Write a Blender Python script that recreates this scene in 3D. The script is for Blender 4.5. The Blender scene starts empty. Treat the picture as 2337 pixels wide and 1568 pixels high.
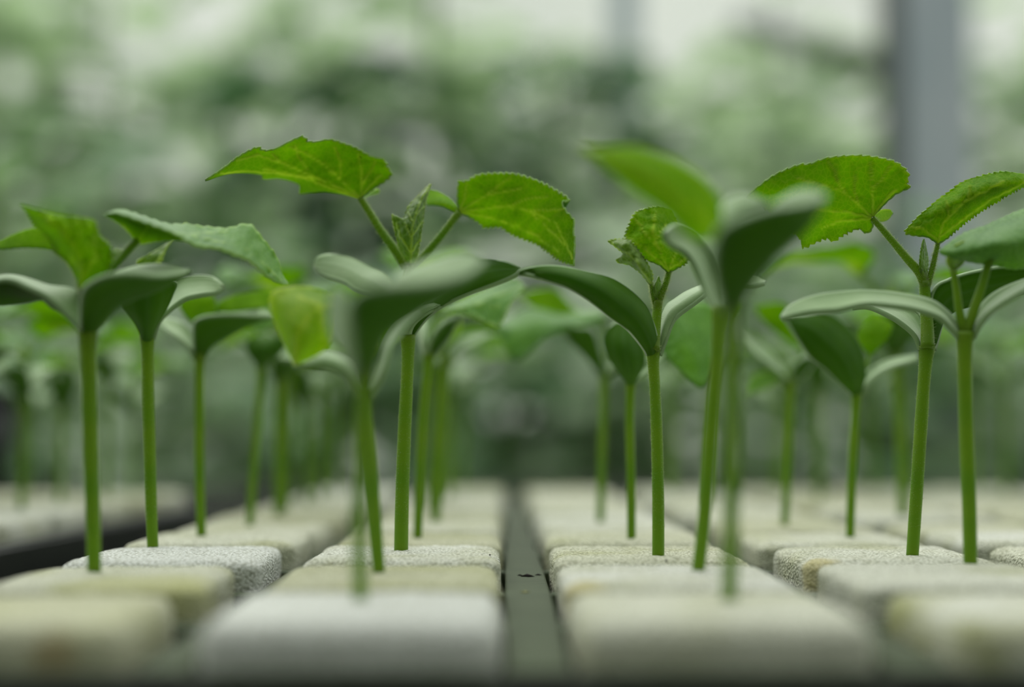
import bpy, math, random
from mathutils import Vector, Matrix, noise

# ---------------------------------------------------------------- camera frame (2337 x 1568)
F = 3246.0; HX = 1150.0; HY = 1000.0
ZT = 0.900                    # height of the sponge tops above the greenhouse floor
HC = 0.015                    # camera height above the sponge tops
CAM = Vector((0, 0, ZT + HC))
yaw = math.atan((1168.5 - HX) / F); pitch = math.atan((HY - 784.0) / F)
FW = Vector((math.sin(yaw) * math.cos(pitch), math.cos(yaw) * math.cos(pitch), math.sin(pitch)))
RT = Vector((math.cos(yaw), -math.sin(yaw), 0)); UP = RT.cross(FW)
MM = 0.001

def P(px, py, d):
    """world point seen at photo pixel (px,py), d mm away along the tray"""
    r = FW * F + RT * (px - 1168.5) + UP * (784.0 - py)
    return CAM + r * (d * MM / r.y)

def ground_d(px, py, z=ZT):
    r = FW * F + RT * (px - 1168.5) + UP * (784.0 - py)
    return (z - CAM.z) / r.z * r.y / MM

scene = bpy.context.scene
COL = scene.collection
rnd = random.Random(7)

def lin(c):
    return tuple(((v / 255) / 12.92 if v / 255 <= 0.04045 else ((v / 255 + 0.055) / 1.055) ** 2.4) for v in c) + (1,)

# ---------------------------------------------------------------- materials
def newmat(name):
    m = bpy.data.materials.new(name); m.use_nodes = True
    nt = m.node_tree; nt.nodes.clear()
    out = nt.nodes.new('ShaderNodeOutputMaterial')
    return m, nt, out

def N(nt, t, **kw):
    n = nt.nodes.new(t)
    for k, v in kw.items():
        if k.startswith('i_'):
            n.inputs[k[2:].replace('_', ' ')].default_value = v
        else:
            setattr(n, k, v)
    return n

def mixc(nt, fac, a, b, mode='MIX'):
    n = nt.nodes.new('ShaderNodeMix'); n.data_type = 'RGBA'; n.blend_type = mode
    for idx, v in ((0, fac), (6, a), (7, b)):
        if hasattr(v, 'links'): nt.links.new(v, n.inputs[idx])
        else: n.inputs[idx].default_value = v
    return n.outputs[2]

def ramp(nt, src, stops):
    r = nt.nodes.new('ShaderNodeValToRGB')
    while len(r.color_ramp.elements) < len(stops): r.color_ramp.elements.new(0.5)
    for e, (p, c) in zip(r.color_ramp.elements, stops):
        e.position = p; e.color = c if len(c) == 4 else tuple(c) + (1,)
    nt.links.new(src, r.inputs[0])
    return r.outputs[0]

def noise_tex(nt, scale, detail=3, rough=0.5, coord='Object'):
    tc = N(nt, 'ShaderNodeTexCoord'); t = N(nt, 'ShaderNodeTexNoise')
    t.inputs['Scale'].default_value = scale; t.inputs['Detail'].default_value = detail
    t.inputs['Roughness'].default_value = rough
    nt.links.new(tc.outputs[coord], t.inputs['Vector'])
    return t.outputs['Fac']

def leaf_mat(name, c1, c2, vein, trans_c, trans=0.4, rough=0.5, spec=0.4, sheen=0.3, sheen_rough=0.4,
             nscale=150, bump=0.25, cell=1400, sheen_tint=(1, 1, 1, 1), veins=True):
    m, nt, out = newmat(name)
    f = noise_tex(nt, nscale, 4)
    base = mixc(nt, ramp(nt, f, [(0.35, (0, 0, 0)), (0.65, (1, 1, 1))]), c1, c2)
    p = N(nt, 'ShaderNodeBsdfPrincipled')
    bmp = N(nt, 'ShaderNodeBump'); bmp.inputs['Strength'].default_value = bump
    bmp.inputs['Distance'].default_value = 0.0003
    tc = N(nt, 'ShaderNodeTexCoord')
    tcol = trans_c
    if veins:
        at = N(nt, 'ShaderNodeAttribute'); at.attribute_name = 'vein'
        vo = N(nt, 'ShaderNodeTexVoronoi', feature='DISTANCE_TO_EDGE'); vo.inputs['Scale'].default_value = cell
        nt.links.new(tc.outputs['Object'], vo.inputs['Vector'])
        ret = ramp(nt, vo.outputs['Distance'], [(0.0, (1, 1, 1)), (0.13, (0, 0, 0))])
        base = mixc(nt, mult(nt, ret, 0.3), base, vein)
        base = mixc(nt, at.outputs['Fac'], base, vein)
        tcol = mixc(nt, mult(nt, ret, 0.6), trans_c, tuple(min(1, v * 1.5 + 0.02) for v in trans_c[:3]) + (1,))
        tcol = mixc(nt, ramp(nt, f, [(0.35, (0, 0, 0)), (0.6, (1, 1, 1))]), mixc(nt, 0.3, tcol, c1), tcol)
        tcol = mixc(nt, at.outputs['Fac'], tcol, (0.82, 0.98, 0.16, 1))
        h = N(nt, 'ShaderNodeMath', operation='ADD')
        nt.links.new(vo.outputs['Distance'], h.inputs[0]); nt.links.new(at.outputs['Fac'], h.inputs[1])
        nt.links.new(h.outputs[0], bmp.inputs['Height'])
    else:
        at = N(nt, 'ShaderNodeAttribute'); at.attribute_name = 'vein'
        base = mixc(nt, mult(nt, at.outputs['Fac'], 0.75), base, vein)
        nn = noise_tex(nt, cell, 2)
        nt.links.new(nn, bmp.inputs['Height'])
    nt.links.new(base, p.inputs['Base Color'])
    nt.links.new(bmp.outputs[0], p.inputs['Normal'])
    p.inputs['Roughness'].default_value = rough
    p.inputs['Specular IOR Level'].default_value = spec
    p.inputs['Sheen Weight'].default_value = sheen
    p.inputs['Sheen Roughness'].default_value = sheen_rough
    p.inputs['Sheen Tint'].default_value = sheen_tint
    if trans > 0:
        t = N(nt, 'ShaderNodeBsdfTranslucent')
        if hasattr(tcol, 'links'): nt.links.new(tcol, t.inputs['Color'])
        else: t.inputs['Color'].default_value = tcol
        mx = N(nt, 'ShaderNodeMixShader'); mx.inputs[0].default_value = trans
        nt.links.new(p.outputs[0], mx.inputs[1]); nt.links.new(t.outputs[0], mx.inputs[2])
        nt.links.new(mx.outputs[0], out.inputs[0])
    else:
        nt.links.new(p.outputs[0], out.inputs[0])
    return m

def mult(nt, a, k):
    n = N(nt, 'ShaderNodeMath', operation='MULTIPLY')
    nt.links.new(a, n.inputs[0])
    if hasattr(k, 'links'): nt.links.new(k, n.inputs[1])
    else: n.inputs[1].default_value = k
    return n.outputs[0]

M = {}
M['leaf_under'] = leaf_mat('true_leaf_underside', lin((100, 146, 6)), lin((132, 168, 8)), lin((190, 210, 80)),
                           (0.58, 0.90, 0.008, 1), trans=0.70, sheen=0.03, spec=0.12, rough=0.65)
M['leaf_top'] = leaf_mat('true_leaf_top', lin((66, 118, 36)), lin((88, 138, 48)), lin((130, 170, 90)),
                         (0.30, 0.55, 0.02, 1), trans=0.3, sheen=0.25, sheen_rough=0.5, spec=0.35, rough=0.62)
M['leaf_yellow'] = leaf_mat('yellowing_leaf', lin((70, 130, 4)), lin((140, 158, 4)), lin((180, 190, 70)),
                            (0.55, 0.85, 0.003, 1), trans=0.6, sheen=0.05, spec=0.25, nscale=60)
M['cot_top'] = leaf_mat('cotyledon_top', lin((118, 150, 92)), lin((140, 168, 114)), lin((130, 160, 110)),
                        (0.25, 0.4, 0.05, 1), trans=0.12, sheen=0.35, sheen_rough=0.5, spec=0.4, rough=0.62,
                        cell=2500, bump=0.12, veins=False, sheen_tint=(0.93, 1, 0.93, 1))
M['cot_under_shaded'] = leaf_mat('cotyledon_underside_shaded', lin((58, 100, 6)), lin((74, 118, 8)), lin((130, 160, 110)),  # shade under the seed leaves is put into this darker green
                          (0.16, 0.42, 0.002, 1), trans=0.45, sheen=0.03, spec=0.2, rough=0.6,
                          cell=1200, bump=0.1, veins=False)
M['stem'] = leaf_mat('stem_skin', lin((88, 130, 14)), lin((116, 146, 24)), lin((130, 160, 110)),
                     (0.36, 0.58, 0.02, 1), trans=0.35, sheen=0.3, sheen_rough=0.3, spec=0.35, rough=0.5,
                     cell=2200, bump=0.15, veins=False, sheen_tint=(0.9, 1, 0.75, 1))
M['hair'] = leaf_mat('plant_hair', lin((190, 205, 150)), lin((190, 205, 150)), lin((190, 205, 150)),
                     (0.7, 0.8, 0.4, 1), trans=0.5, sheen=0, veins=False, bump=0)
M['young'] = leaf_mat('young_leaf_skin', lin((72, 114, 22)), lin((108, 140, 36)), lin((160, 190, 90)),
                      (0.35, 0.55, 0.04, 1), trans=0.45, sheen=0.4, bump=0.6, cell=1100)

def simple(name, col, rough=0.6, spec=0.4, col2=None, nscale=40, bump=0.0, bdist=0.001, bscale=200, metallic=0):
    m, nt, out = newmat(name)
    p = N(nt, 'ShaderNodeBsdfPrincipled')
    p.inputs['Roughness'].default_value = rough; p.inputs['Specular IOR Level'].default_value = spec
    p.inputs['Metallic'].default_value = metallic
    if col2:
        f = noise_tex(nt, nscale, 4)
        nt.links.new(mixc(nt, ramp(nt, f, [(0.35, (0, 0, 0)), (0.65, (1, 1, 1))]), col, col2), p.inputs['Base Color'])
    else:
        p.inputs['Base Color'].default_value = col
    if bump:
        b = N(nt, 'ShaderNodeBump'); b.inputs['Strength'].default_value = bump; b.inputs['Distance'].default_value = bdist
        nt.links.new(noise_tex(nt, bscale, 4), b.inputs['Height']); nt.links.new(b.outputs[0], p.inputs['Normal'])
    nt.links.new(p.outputs[0], out.inputs[0])
    return m

def sponge_mat(name, stain=None, green=0.5, white=False):
    m, nt, out = newmat(name)
    p = N(nt, 'ShaderNodeBsdfPrincipled')
    oi = N(nt, 'ShaderNodeObjectInfo')
    tc = N(nt, 'ShaderNodeTexCoord')
    add = N(nt, 'ShaderNodeVectorMath', operation='ADD')
    nt.links.new(tc.outputs['Object'], add.inputs[0]); nt.links.new(oi.outputs['Location'], add.inputs[1])
    n1 = N(nt, 'ShaderNodeTexNoise'); n1.inputs['Scale'].default_value = 95; n1.inputs['Detail'].default_value = 4
    nt.links.new(add.outputs[0], n1.inputs['Vector'])
    tint = ramp(nt, oi.outputs['Random'], [(0.0, lin((224, 227, 217))), (0.5, lin((216, 219, 200))), (1.0, lin((200, 202, 174)))])
    if white: tint = lin((222, 226, 220))
    algae = ramp(nt, n1.outputs['Fac'], [(0.46, (0, 0, 0)), (0.72, (green,) * 3)])
    c = mixc(nt, algae, tint, lin((168, 172, 112)))
    vo = N(nt, 'ShaderNodeTexVoronoi'); vo.inputs['Scale'].default_value = 2600
    nt.links.new(add.outputs[0], vo.inputs['Vector'])
    pores = ramp(nt, vo.outputs['Distance'], [(0.12, (1, 1, 1)), (0.8, (0.5, 0.5, 0.45))])
    c = mixc(nt, 1.0, c, pores, 'MULTIPLY')
    if stain:
        sub = N(nt, 'ShaderNodeVectorMath', operation='DISTANCE'); nt.links.new(tc.outputs['Object'], sub.inputs[0])
        sub.inputs[1].default_value = stain[0]
        k = N(nt, 'ShaderNodeMapRange'); nt.links.new(sub.outputs['Value'], k.inputs[0])
        k.inputs[1].default_value = stain[1] * 0.5; k.inputs[2].default_value = stain[1]
        k.inputs[3].default_value = 0.5; k.inputs[4].default_value = 0
        c = mixc(nt, k.outputs[0], c, lin(stain[2]))
    nt.links.new(c, p.inputs['Base Color'])
    p.inputs['Roughness'].default_value = 0.9; p.inputs['Specular IOR Level'].default_value = 0.15
    b = N(nt, 'ShaderNodeBump'); b.inputs['Strength'].default_value = 0.9; b.inputs['Distance'].default_value = 0.0003
    nt.links.new(vo.outputs['Distance'], b.inputs['Height']); nt.links.new(b.outputs[0], p.inputs['Normal'])
    nt.links.new(p.outputs[0], out.inputs[0])
    return m

M['sponge'] = sponge_mat('sponge_foam')
M['sponge_white'] = sponge_mat('clean_white_foam', None, 0.0, True)
M['sponge_stain'] = sponge_mat('sponge_foam_brown_spot', ((0.0068, -0.0124, 0.0078), 0.0026, (140, 116, 60)))
M['sponge_green'] = sponge_mat('sponge_foam_algae', ((0.006, -0.008, 0.0095), 0.011, (166, 168, 108)), 0.9)
M['sponge_corner'] = sponge_mat('sponge_foam_yellow_corner', ((-0.0115, -0.0115, 0.009), 0.0042, (182, 168, 90)))
M['tray'] = simple('tray_plastic', lin((60, 70, 50)), 0.7, 0.12, lin((70, 80, 58)), 60, 0.3, 0.0004, 900)
M['black'] = simple('black_plastic', lin((22, 26, 24)), 0.45, 0.4, lin((34, 38, 36)), 30)
M['bench'] = simple('bench_sheet', lin((26, 30, 24)), 0.9, 0.03, lin((38, 42, 34)), 8)
M['dirt'] = simple('dark_dirt', lin((24, 20, 14)), 0.8, 0.2)
M['algae_bit'] = simple('pale_fleck', lin((140, 140, 90)), 0.8, 0.2)

# ---------------------------------------------------------------- mesh helpers
class MB:
    def __init__(s): s.v = []; s.f = []; s.m = []; s.a = []
    def add(s, v, f, mi=0, a=None):
        o = len(s.v); s.v += v; s.a += (a if a else [0.0] * len(v))
        for q in f: s.f.append(tuple(i + o for i in q)); s.m.append(mi)
    def box(s, x0, x1, y0, y1, z0, z1, mi=0):
        v = [Vector((x, y, z)) for z in (z0, z1) for y in (y0, y1) for x in (x0, x1)]
        s.add(v, [(0, 2, 3, 1), (4, 5, 7, 6), (0, 1, 5, 4), (2, 6, 7, 3), (0, 4, 6, 2), (1, 3, 7, 5)], mi)
    def build(s, name, mats, parent=None, origin=None, smooth=True, merge=0):
        o0 = origin if origin is not None else Vector((0, 0, 0))
        me = bpy.data.meshes.new(name)
        me.from_pydata([tuple(p - o0) for p in s.v], [], s.f)
        for mt in (mats if isinstance(mats, (list, tuple)) else [mats]): me.materials.append(mt)
        me.polygons.foreach_set('material_index', s.m)
        at = me.attributes.new('vein', 'FLOAT', 'POINT'); at.data.foreach_set('value', s.a)
        if merge:
            import bmesh
            b = bmesh.new(); b.from_mesh(me); bmesh.ops.remove_doubles(b, verts=b.verts, dist=merge)
            b.to_mesh(me); b.free()
        if smooth: me.polygons.foreach_set('use_smooth', [True] * len(me.polygons))
        ob = bpy.data.objects.new(name, me); COL.objects.link(ob)
        if parent is not None: ob.parent = parent
        elif origin is not None: ob.location = o0
        return ob

def tag(o, label, cat, group=None, kind=None):
    if label: o['label'] = label
    if cat: o['category'] = cat
    if group: o['group'] = group
    if kind: o['kind'] = kind
    return o

def empty(name, loc):
    o = bpy.data.objects.new(name, None); COL.objects.link(o); o.location = loc; o.empty_display_size = 0.005
    return o

def cr(p0, p1, p2, p3, t):
    return 0.5 * ((2 * p1) + (-p0 + p2) * t + (2 * p0 - 5 * p1 + 4 * p2 - p3) * t * t + (-p0 + 3 * p1 - 3 * p2 + p3) * t ** 3)

def spline(pts, n, sub=8):
    """resample a polyline of vectors to n points, smooth, even arc length"""
    if len(pts) == 2: dense = [pts[0].lerp(pts[1], i / 20) for i in range(21)]
    else:
        q = [pts[0] * 2 - pts[1]] + pts + [pts[-1] * 2 - pts[-2]]
        dense = []
        for i in range(1, len(q) - 2):
            for k in range(sub): dense.append(cr(q[i - 1], q[i], q[i + 1], q[i + 2], k / sub))
        dense.append(pts[-1])
    L = [0]
    for a, b in zip(dense, dense[1:]): L.append(L[-1] + (b - a).length)
    out = []; j = 0
    for i in range(n):
        s = L[-1] * i / (n - 1)
        while j < len(L) - 2 and L[j + 1] < s: j += 1
        k = (s - L[j]) / max(1e-9, L[j + 1] - L[j])
        out.append(dense[j].lerp(dense[j + 1], min(1, max(0, k))))
    return out

def pp(s):
    return [tuple(float(t) for t in w.split(',')) for w in s.split()]

def R(d0, dm, d1, s):
    pts = [Vector((x, y, 0)) for x, y in pp(s)]
    L = [0]
    for a, b in zip(pts, pts[1:]): L.append(L[-1] + (b - a).length)
    for p, l in zip(pts, L):
        u = l / L[-1]
        dd = d0 * (1 - u) * (1 - 2 * u) + dm * 4 * u * (1 - u) + d1 * u * (2 * u - 1)
        p.z = dd * 12       # depth weighted roughly like pixels
    return pts

def seg_dist(p, a, b):
    ab = b - a; l = ab.length_squared
    t = 0 if l == 0 else max(0, min(1, (p - a).dot(ab) / l))
    return (p - (a + ab * t)).length

def patch(mb, d, rails, seen='u', n=60, m=10, bulge=0, teeth=0, tooth_px=18, crinkle=0, veins=(), vw=2.2, edges='both', seed=0, edge=1):
    """loft a leaf skin between rails traced base -> tip; mb gets it in world space.
    seen: which side of the leaf (u under / t top) the first strip shows to the camera."""
    S = [spline([p.copy() for p in r], n) for r in rails]
    if bulge and len(S) == 2:
        mid = [(a + b) / 2 + Vector((0, 0, bulge * 12 * math.sin(math.pi * min(1, 0.08 + i / (n - 1)))))
               for i, (a, b) in enumerate(zip(*S))]
        S = [S[0], mid, S[1]]
    K = len(S)
    rows = []
    for i in range(n):
        c = [s[i] for s in S]
        q = [c[0] * 2 - c[1]] + c + [c[-1] * 2 - c[-2]]
        row = []
        for k in range(K - 1):
            for j in range(m):
                row.append(cr(q[k], q[k + 1], q[k + 2], q[k + 3], j / m))
        row.append(c[-1].copy())
        rows.append(row)
    W = len(rows[0])
    if teeth:
        for side in ([0, 1] if edges == 'both' else [0] if edges == 'first' else [1]):
            arc = 0
            for i in range(n):
                e = 0 if side == 0 else W - 1; inn = 3 if side == 0 else W - 4
                if i: arc += (rows[i][e] - rows[i - 1][e]).length
                ph = (arc / tooth_px + 0.37 * side + seed * 0.21) % 1.0
                h = (1 - ph) if ph > 0.25 else ph * 3
                a = teeth * (h - 0.35) * (1.0 + 1.0 * noise.noise(Vector((arc / 30, seed, side))))
                w = min(1, 6 * i / n) * min(1, 8 * (n - 1 - i) / n)
                o = rows[i][e] - rows[i][inn]; o.z = 0
                if o.length > 1e-6: o.normalize()
                for j in range(4):
                    jj = j if side == 0 else W - 1 - j
                    rows[i][jj] = rows[i][jj] + o * (a * w * (1 - j / 4))
    if crinkle:
        for i in range(n):
            for j in range(W):
                p = rows[i][j]
                z = noise.noise(Vector((p.x / 26 + seed, p.y / 26, 1.7))) + 0.5 * noise.noise(Vector((p.x / 11, p.y / 11, seed)))
                w = min(1, 5 * i / n)
                rows[i][j] = p + Vector((0, 0, crinkle * 12 * z * w))
    vl = [[Vector((x, y)) for x, y in pp(s)] for s in veins]
    verts = []; att = []
    for row in rows:
        jn = 0
        for p in row:
            a = 0.0
            if vl:
                q = Vector((p.x, p.y)); dm = 99
                q += Vector((noise.noise(Vector((p.x / 14, p.y / 14, 3))), noise.noise(Vector((p.x / 14, p.y / 14, 9))))) * 2.6
                for v in vl:
                    for s0, s1 in zip(v, v[1:]):
                        t = seg_dist(q, s0, s1)
                        if t < dm: dm = t
                a = 0.95 * math.exp(-(dm / (vw * 0.78)) ** 2)
            if not vl and not teeth:
                a = 0.25 * math.exp(-((jn / (W - 1) - 0.5) * (W - 1) / 0.8) ** 2) + (0.9 if edge and (jn == 0 or jn == W - 1) else 0)
                a += 0.10 * (jn in (W // 4, W - 1 - W // 4))
            if vl and (jn < 1 or jn >= W - 1) and teeth: a = max(a, 0.8)
            jn += 1
            att.append(a)
            verts.append(P(p.x, p.y, d + p.z / 12 - 0.25 * a))
    # signed area of the first strip in the picture
    area = 0
    for i in range(n - 1):
        a, b, c, e = rows[i][0], rows[i + 1][0], rows[i + 1][m], rows[i][m]
        for s, t in ((a, b), (b, c), (c, e), (e, a)): area += s.x * t.y - t.x * s.y
    # (image y points down) area>0 : order is clockwise on screen -> face normal points away
    away = area > 0
    flip = (seen == 't' and away) or (seen == 'u' and not away)
    f = []
    for i in range(n - 1):
        for j in range(W - 1):
            q = (i * W + j, (i + 1) * W + j, (i + 1) * W + j + 1, i * W + j + 1)
            f.append(q[::-1] if flip else q)
    mb.add(verts, f, 0, att)

def solid(ob, th):
    s = ob.modifiers.new('thickness', 'SOLIDIFY'); s.thickness = th; s.offset = 0; s.material_offset = 1
    s.use_rim = True
    return ob

def tube(mb, pts, radii, seg=12, mi=0, ribs=0, cap=True):
    n = len(pts); prev = None; vs = []; f = []
    for i, p in enumerate(pts):
        t = (pts[min(i + 1, n - 1)] - pts[max(i - 1, 0)]).normalized()
        if prev is None:
            a = Vector((1, 0, 0)) if abs(t.x) < 0.8 else Vector((0, 1, 0))
            u = (a - t * a.dot(t)).normalized()
        else: u = (prev - t * prev.dot(t)).normalized()
        prev = u; w = t.cross(u)
        for k in range(seg):
            an = 2 * math.pi * k / seg
            r = radii[i] * (1 + ribs * math.cos(5 * an))
            vs.append(p + u * (math.cos(an) * r) + w * (math.sin(an) * r))
    for i in range(n - 1):
        for k in range(seg):
            k2 = (k + 1) % seg
            f.append((i * seg + k, i * seg + k2, (i + 1) * seg + k2, (i + 1) * seg + k))
    if cap:
        f.append(tuple(reversed(range(seg)))); f.append(tuple((n - 1) * seg + k for k in range(seg)))
    mb.add(vs, f, mi)

def px_path(s, d, n, w0, w1, dd=(0, 0, 0), flare=0):
    """stem path from traced pixels; widths in pixels"""
    pts = spline(R(dd[0], dd[1], dd[2], s), n)
    out = []; rad = []
    for i, p in enumerate(pts):
        u = i / (n - 1); dep = d + p.z / 12
        out.append(P(p.x, p.y, dep))
        w = w0 + (w1 - w0) * u
        if flare: w *= 1 + flare * max(0, (u - 0.88) / 0.12) ** 2 - 0.06 * math.exp(-((u - 0.8) / 0.1) ** 2)
        rad.append(w / 2 * dep * MM / F)
    return out, rad

def hairs(mb, pts, rad, count, length, r, mi=1, thick=0.000022):
    n = len(pts)
    for _ in range(count):
        i = r.randrange(0, n - 1); t = r.random()
        p = pts[i].lerp(pts[i + 1], t); ax = (pts[i + 1] - pts[i]).normalized()
        a = Vector((r.uniform(-1, 1), r.uniform(-1, 1), r.uniform(-1, 1))); a = (a - ax * a.dot(ax))
        if a.length < 1e-3: continue
        a.normalize(); rr = rad[i]
        b = ax.cross(a); L = length * r.uniform(0.5, 1.2)
        base = p + a * rr * 0.9; tip = p + a * (rr + L) + ax * L * r.uniform(-0.2, 0.5)
        mb.add([base + b * thick, base - b * thick * 0.5 + ax * thick, base - b * thick * 0.5 - ax * thick, tip],
               [(0, 1, 3), (1, 2, 3), (2, 0, 3)], mi)

def edge_hairs(mb, pts, count, length, r, mi=0, thick=0.00003):
    for _ in range(count):
        i = r.randrange(0, len(pts) - 1); p = pts[i].lerp(pts[i + 1], r.random())
        a = Vector((r.uniform(-1, 1), r.uniform(-1, 1), r.uniform(-0.6, 1))).normalized()
        b = a.orthogonal().normalized(); c = a.cross(b); L = length * r.uniform(0.5, 1.2)
        mb.add([p + b * thick, p - b * thick * 0.5 + c * thick, p - b * thick * 0.5 - c * thick, p + a * L],
               [(0, 1, 3), (1, 2, 3), (2, 0, 3)], mi)

# ---------------------------------------------------------------- traced seedlings
class Seedling:
    def __init__(s, label, group, base, stem, w0, w1, hairy=False, flare=0.25, dd=(0, 0, 0), name='cucumber_seedling'):
        s.d = ground_d(*base); s.base = P(base[0], base[1], s.d)
        s.root = empty(name, s.base); tag(s.root, label, 'seedling', group)
        s.r = random.Random(int(base[0])); s.hairy = hairy
        mb = MB()
        path = '%g,%g ' % (base[0], base[1] + 6) + stem
        pts, rad = px_path(path, s.d, 46, w0, w1, dd, flare)
        tube(mb, pts, rad, 18, 0, 0.02)
        if hairy: hairs(mb, pts[6:], rad[6:], 900, 0.00022, s.r)
        mb.build('stem', [M['stem'], M['hair']], s.root, s.base)
        s.d += dd[2]
    def neck(s, path, w0, w1, dd=(0, 0, 0)):
        mb = MB(); pts, rad = px_path(path, s.d, 16, w0, w1, dd)
        tube(mb, pts, rad, 14, 0, 0.03)
        if s.hairy: hairs(mb, pts, rad, 160, 0.0004, s.r)
        mb.build('epicotyl', [M['stem'], M['hair']], s.root, s.base)
    def cot(s, *patches, th=0.0006):
        mb = MB()
        for a in patches:
            a = dict(a); rails = a.pop('rails'); patch(mb, s.d, rails, m=a.pop('m', 8), n=a.pop('n', 48), **a)
        o = mb.build('cotyledon', [M['cot_top'], M['cot_under_shaded'], M['hair']], s.root, s.base, merge=2e-6)
        solid(o, th)
    def leaf(s, *patches, petiole=None, mat='leaf', name='true_leaf', th=0.00022, label=None):
        mb = MB()
        for k, a in enumerate(patches):
            a = dict(a); rails = a.pop('rails')
            hi = a.pop('hi', False)
            patch(mb, s.d, rails, m=a.pop('m', 16 if hi else 8), n=a.pop('n', 220 if hi else 70), seed=a.pop('seed', k + 1), **a)
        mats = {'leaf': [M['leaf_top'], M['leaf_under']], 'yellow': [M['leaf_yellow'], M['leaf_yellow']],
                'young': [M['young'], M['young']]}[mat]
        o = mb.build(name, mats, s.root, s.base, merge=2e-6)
        solid(o, th)
        if label: o['label'] = label
        if petiole:
            path, w0, w1, dd = petiole
            mb = MB(); pts, rad = px_path(path, s.d, 20, w0, w1, dd)
            tube(mb, pts, rad, 14, 0, 0.05)
            if s.hairy: hairs(mb, pts, rad, 600, 0.00035, s.r)
            mb.build('petiole', [M['stem'], M['hair']], o, s.base)
        return o
    def fringe(s, o, path, d0, n, L=0.0004):
        """short hairs along a leaf edge"""
        mb = MB(); pts = [P(p.x, p.y, s.d + p.z / 12) for p in spline(R(d0[0], d0[1], d0[2], path), 120)]
        edge_hairs(mb, pts, n, L, s.r)
        mb.build('edge_hairs', [M['hair']], o, s.base)

SHARP = 'seedlings standing in the tray'
def D(rails, **k): k['rails'] = rails; return k

# -- column 1 ---------------------------------------------------------------
p = Seedling('leftmost large seedling with thick dark stem, bowl shaped seed leaf and spiky bright leaf', SHARP,
             (215, 1300), '213,1200 208,1050 204,900 201,800 201,745', 31, 38, hairy=True)
p.cot(D([R(-1, -7, 0, '184,752 184,690 196,655 240,631 300,625 360,630 432,622'),
         R(0, -1, 0, '203,765 228,742 262,702 300,682 340,668 375,652 434,621'),
         R(2, 7, 1, '218,752 230,690 240,640 300,613 360,605 405,610 434,620')], seen='u', n=60))
p.cot(D([R(1, 5, 6, '188,755 182,700 172,664 115,656 77,644 38,633 0,634 -60,655'),
         R(0, 0, 1, '187,760 170,738 133,704 97,675 60,657 30,643 0,642 -60,660')], seen='t', n=60),
      D([R(0, 0, 1, '140,709 115,690 97,675 60,657 30,643 0,642 -60,660'),
         R(0.5, 7, 5, '140,710 120,699 97,680 60,686 20,691 -10,691 -75,668')], seen='u', n=50, edge=0))
p.neck('202,750 193,690 185,645', 24, 15, (2, 3, 3))
p.leaf(D([R(2, 3, 2, '184,658 168,622 153,596 126,570 107,541 82,517 65,488 46,467'),
          R(2, -3, -1, '185,658 197,622 192,590 168,555 135,520 100,494 46,467'),
          R(3, -1, -3, '188,658 232,635 256,600 254,563 228,535 211,500 134,490 46,467')],
         seen='u', teeth=12, tooth_px=19, crinkle=1.0, n=200, m=14,
         veins=['184,655 190,600 165,550 110,500', '186,640 215,590 215,540', '186,620 160,580', '205,600 235,580'], vw=2),
       petiole=('192,700 188,675 184,655', 12, 9, (3, 3, 2)))
p.leaf(D([R(4, 6, 9, '124,572 108,542 78,522 31,536 0,551 -45,562'), R(4, 5, 9, '124,572 92,568 50,567 0,569 -45,564')],
         seen='u', teeth=2, n=50), petiole=('190,690 165,610 122,570', 9, 8, (3, 5, 4)))
p.leaf(D([R(4, 10, 12, '236,490 275,479 325,493 383,511 425,512 470,518 520,521 556,512 576,516 597,541 628,580 647,630 657,648'),
          R(2, 2, 11, '236,491 262,487 290,494 325,506 370,522 400,535 420,547 452,563 497,568 536,584 566,596 597,622 628,643 657,649')],
         seen='t', teeth=5, tooth_px=26, crinkle=0.6, n=130, m=10, veins=['312,552 380,530 470,545 560,570 640,640', '440,535 520,530'], vw=1.8),
       D([R(2, 2, 5, '240,491 262,487 290,494 325,506 370,522 400,535 420,547'), R(4, 6, 5.5, '241,493 262,503 283,518 304,541 314,556 350,552 383,549 418,549')],
         seen='u', teeth=3, crinkle=0.4, edges='last', veins=['313,552 330,525 345,512', '313,552 280,510'], vw=1.8),
       petiole=('192,690 215,655 255,612 285,578 313,549', 20, 17, (3, 3, 5)))
p.leaf(D([R(4, 5, 6, '247,625 246,600 256,578 262,565'), R(4, 5, 6, '255,625 272,605 280,590 284,572 262,565')], seen='t', teeth=4, tooth_px=12,
         crinkle=0.6), mat='young', name='young_leaf', petiole=('192,692 220,655 251,622', 7, 6, (4, 4, 4)))

p = Seedling('slender seedling with pale wing shaped seed leaf, right of the leftmost large one', SHARP,
             (349, 1248), '345,1150 341,1000 338,900 337,810 336,765', 25, 29, hairy=True)
p.cot(D([R(0, -3, -6, '323,772 312,740 292,712 279,695 272,668 310,640'),
         R(-1, -6, -7, '335,776 336,730 337,700 336,670 322,640'),
         R(0, -4, -6, '347,772 360,737 380,702 396,668 402,643 350,633')], seen='u'))
p.cot(D([R(0, 3, 1, '344,772 368,715 386,668 402,636 440,629 482,632 510,655'),
         R(0, -2, 1, '350,775 362,738 385,711 421,685 459,675 492,670 510,657')], seen='t', bulge=1.2))
p.neck('337,765 338,690 340,640', 18, 12, (1, 2, 3))
p.leaf(D([R(3, 4, 6, '345,640 318,610 313,596 350,575 387,552 425,508'), R(3, 3, 6, '349,640 366,605 378,570 395,545 425,508')], seen='u',
         teeth=4, tooth_px=14, crinkle=0.7, veins=['347,638 365,590 425,508'], vw=2), mat='young', name='young_leaf',
       petiole=('338,700 342,665 347,638', 9, 7, (2, 3, 3)))

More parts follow.
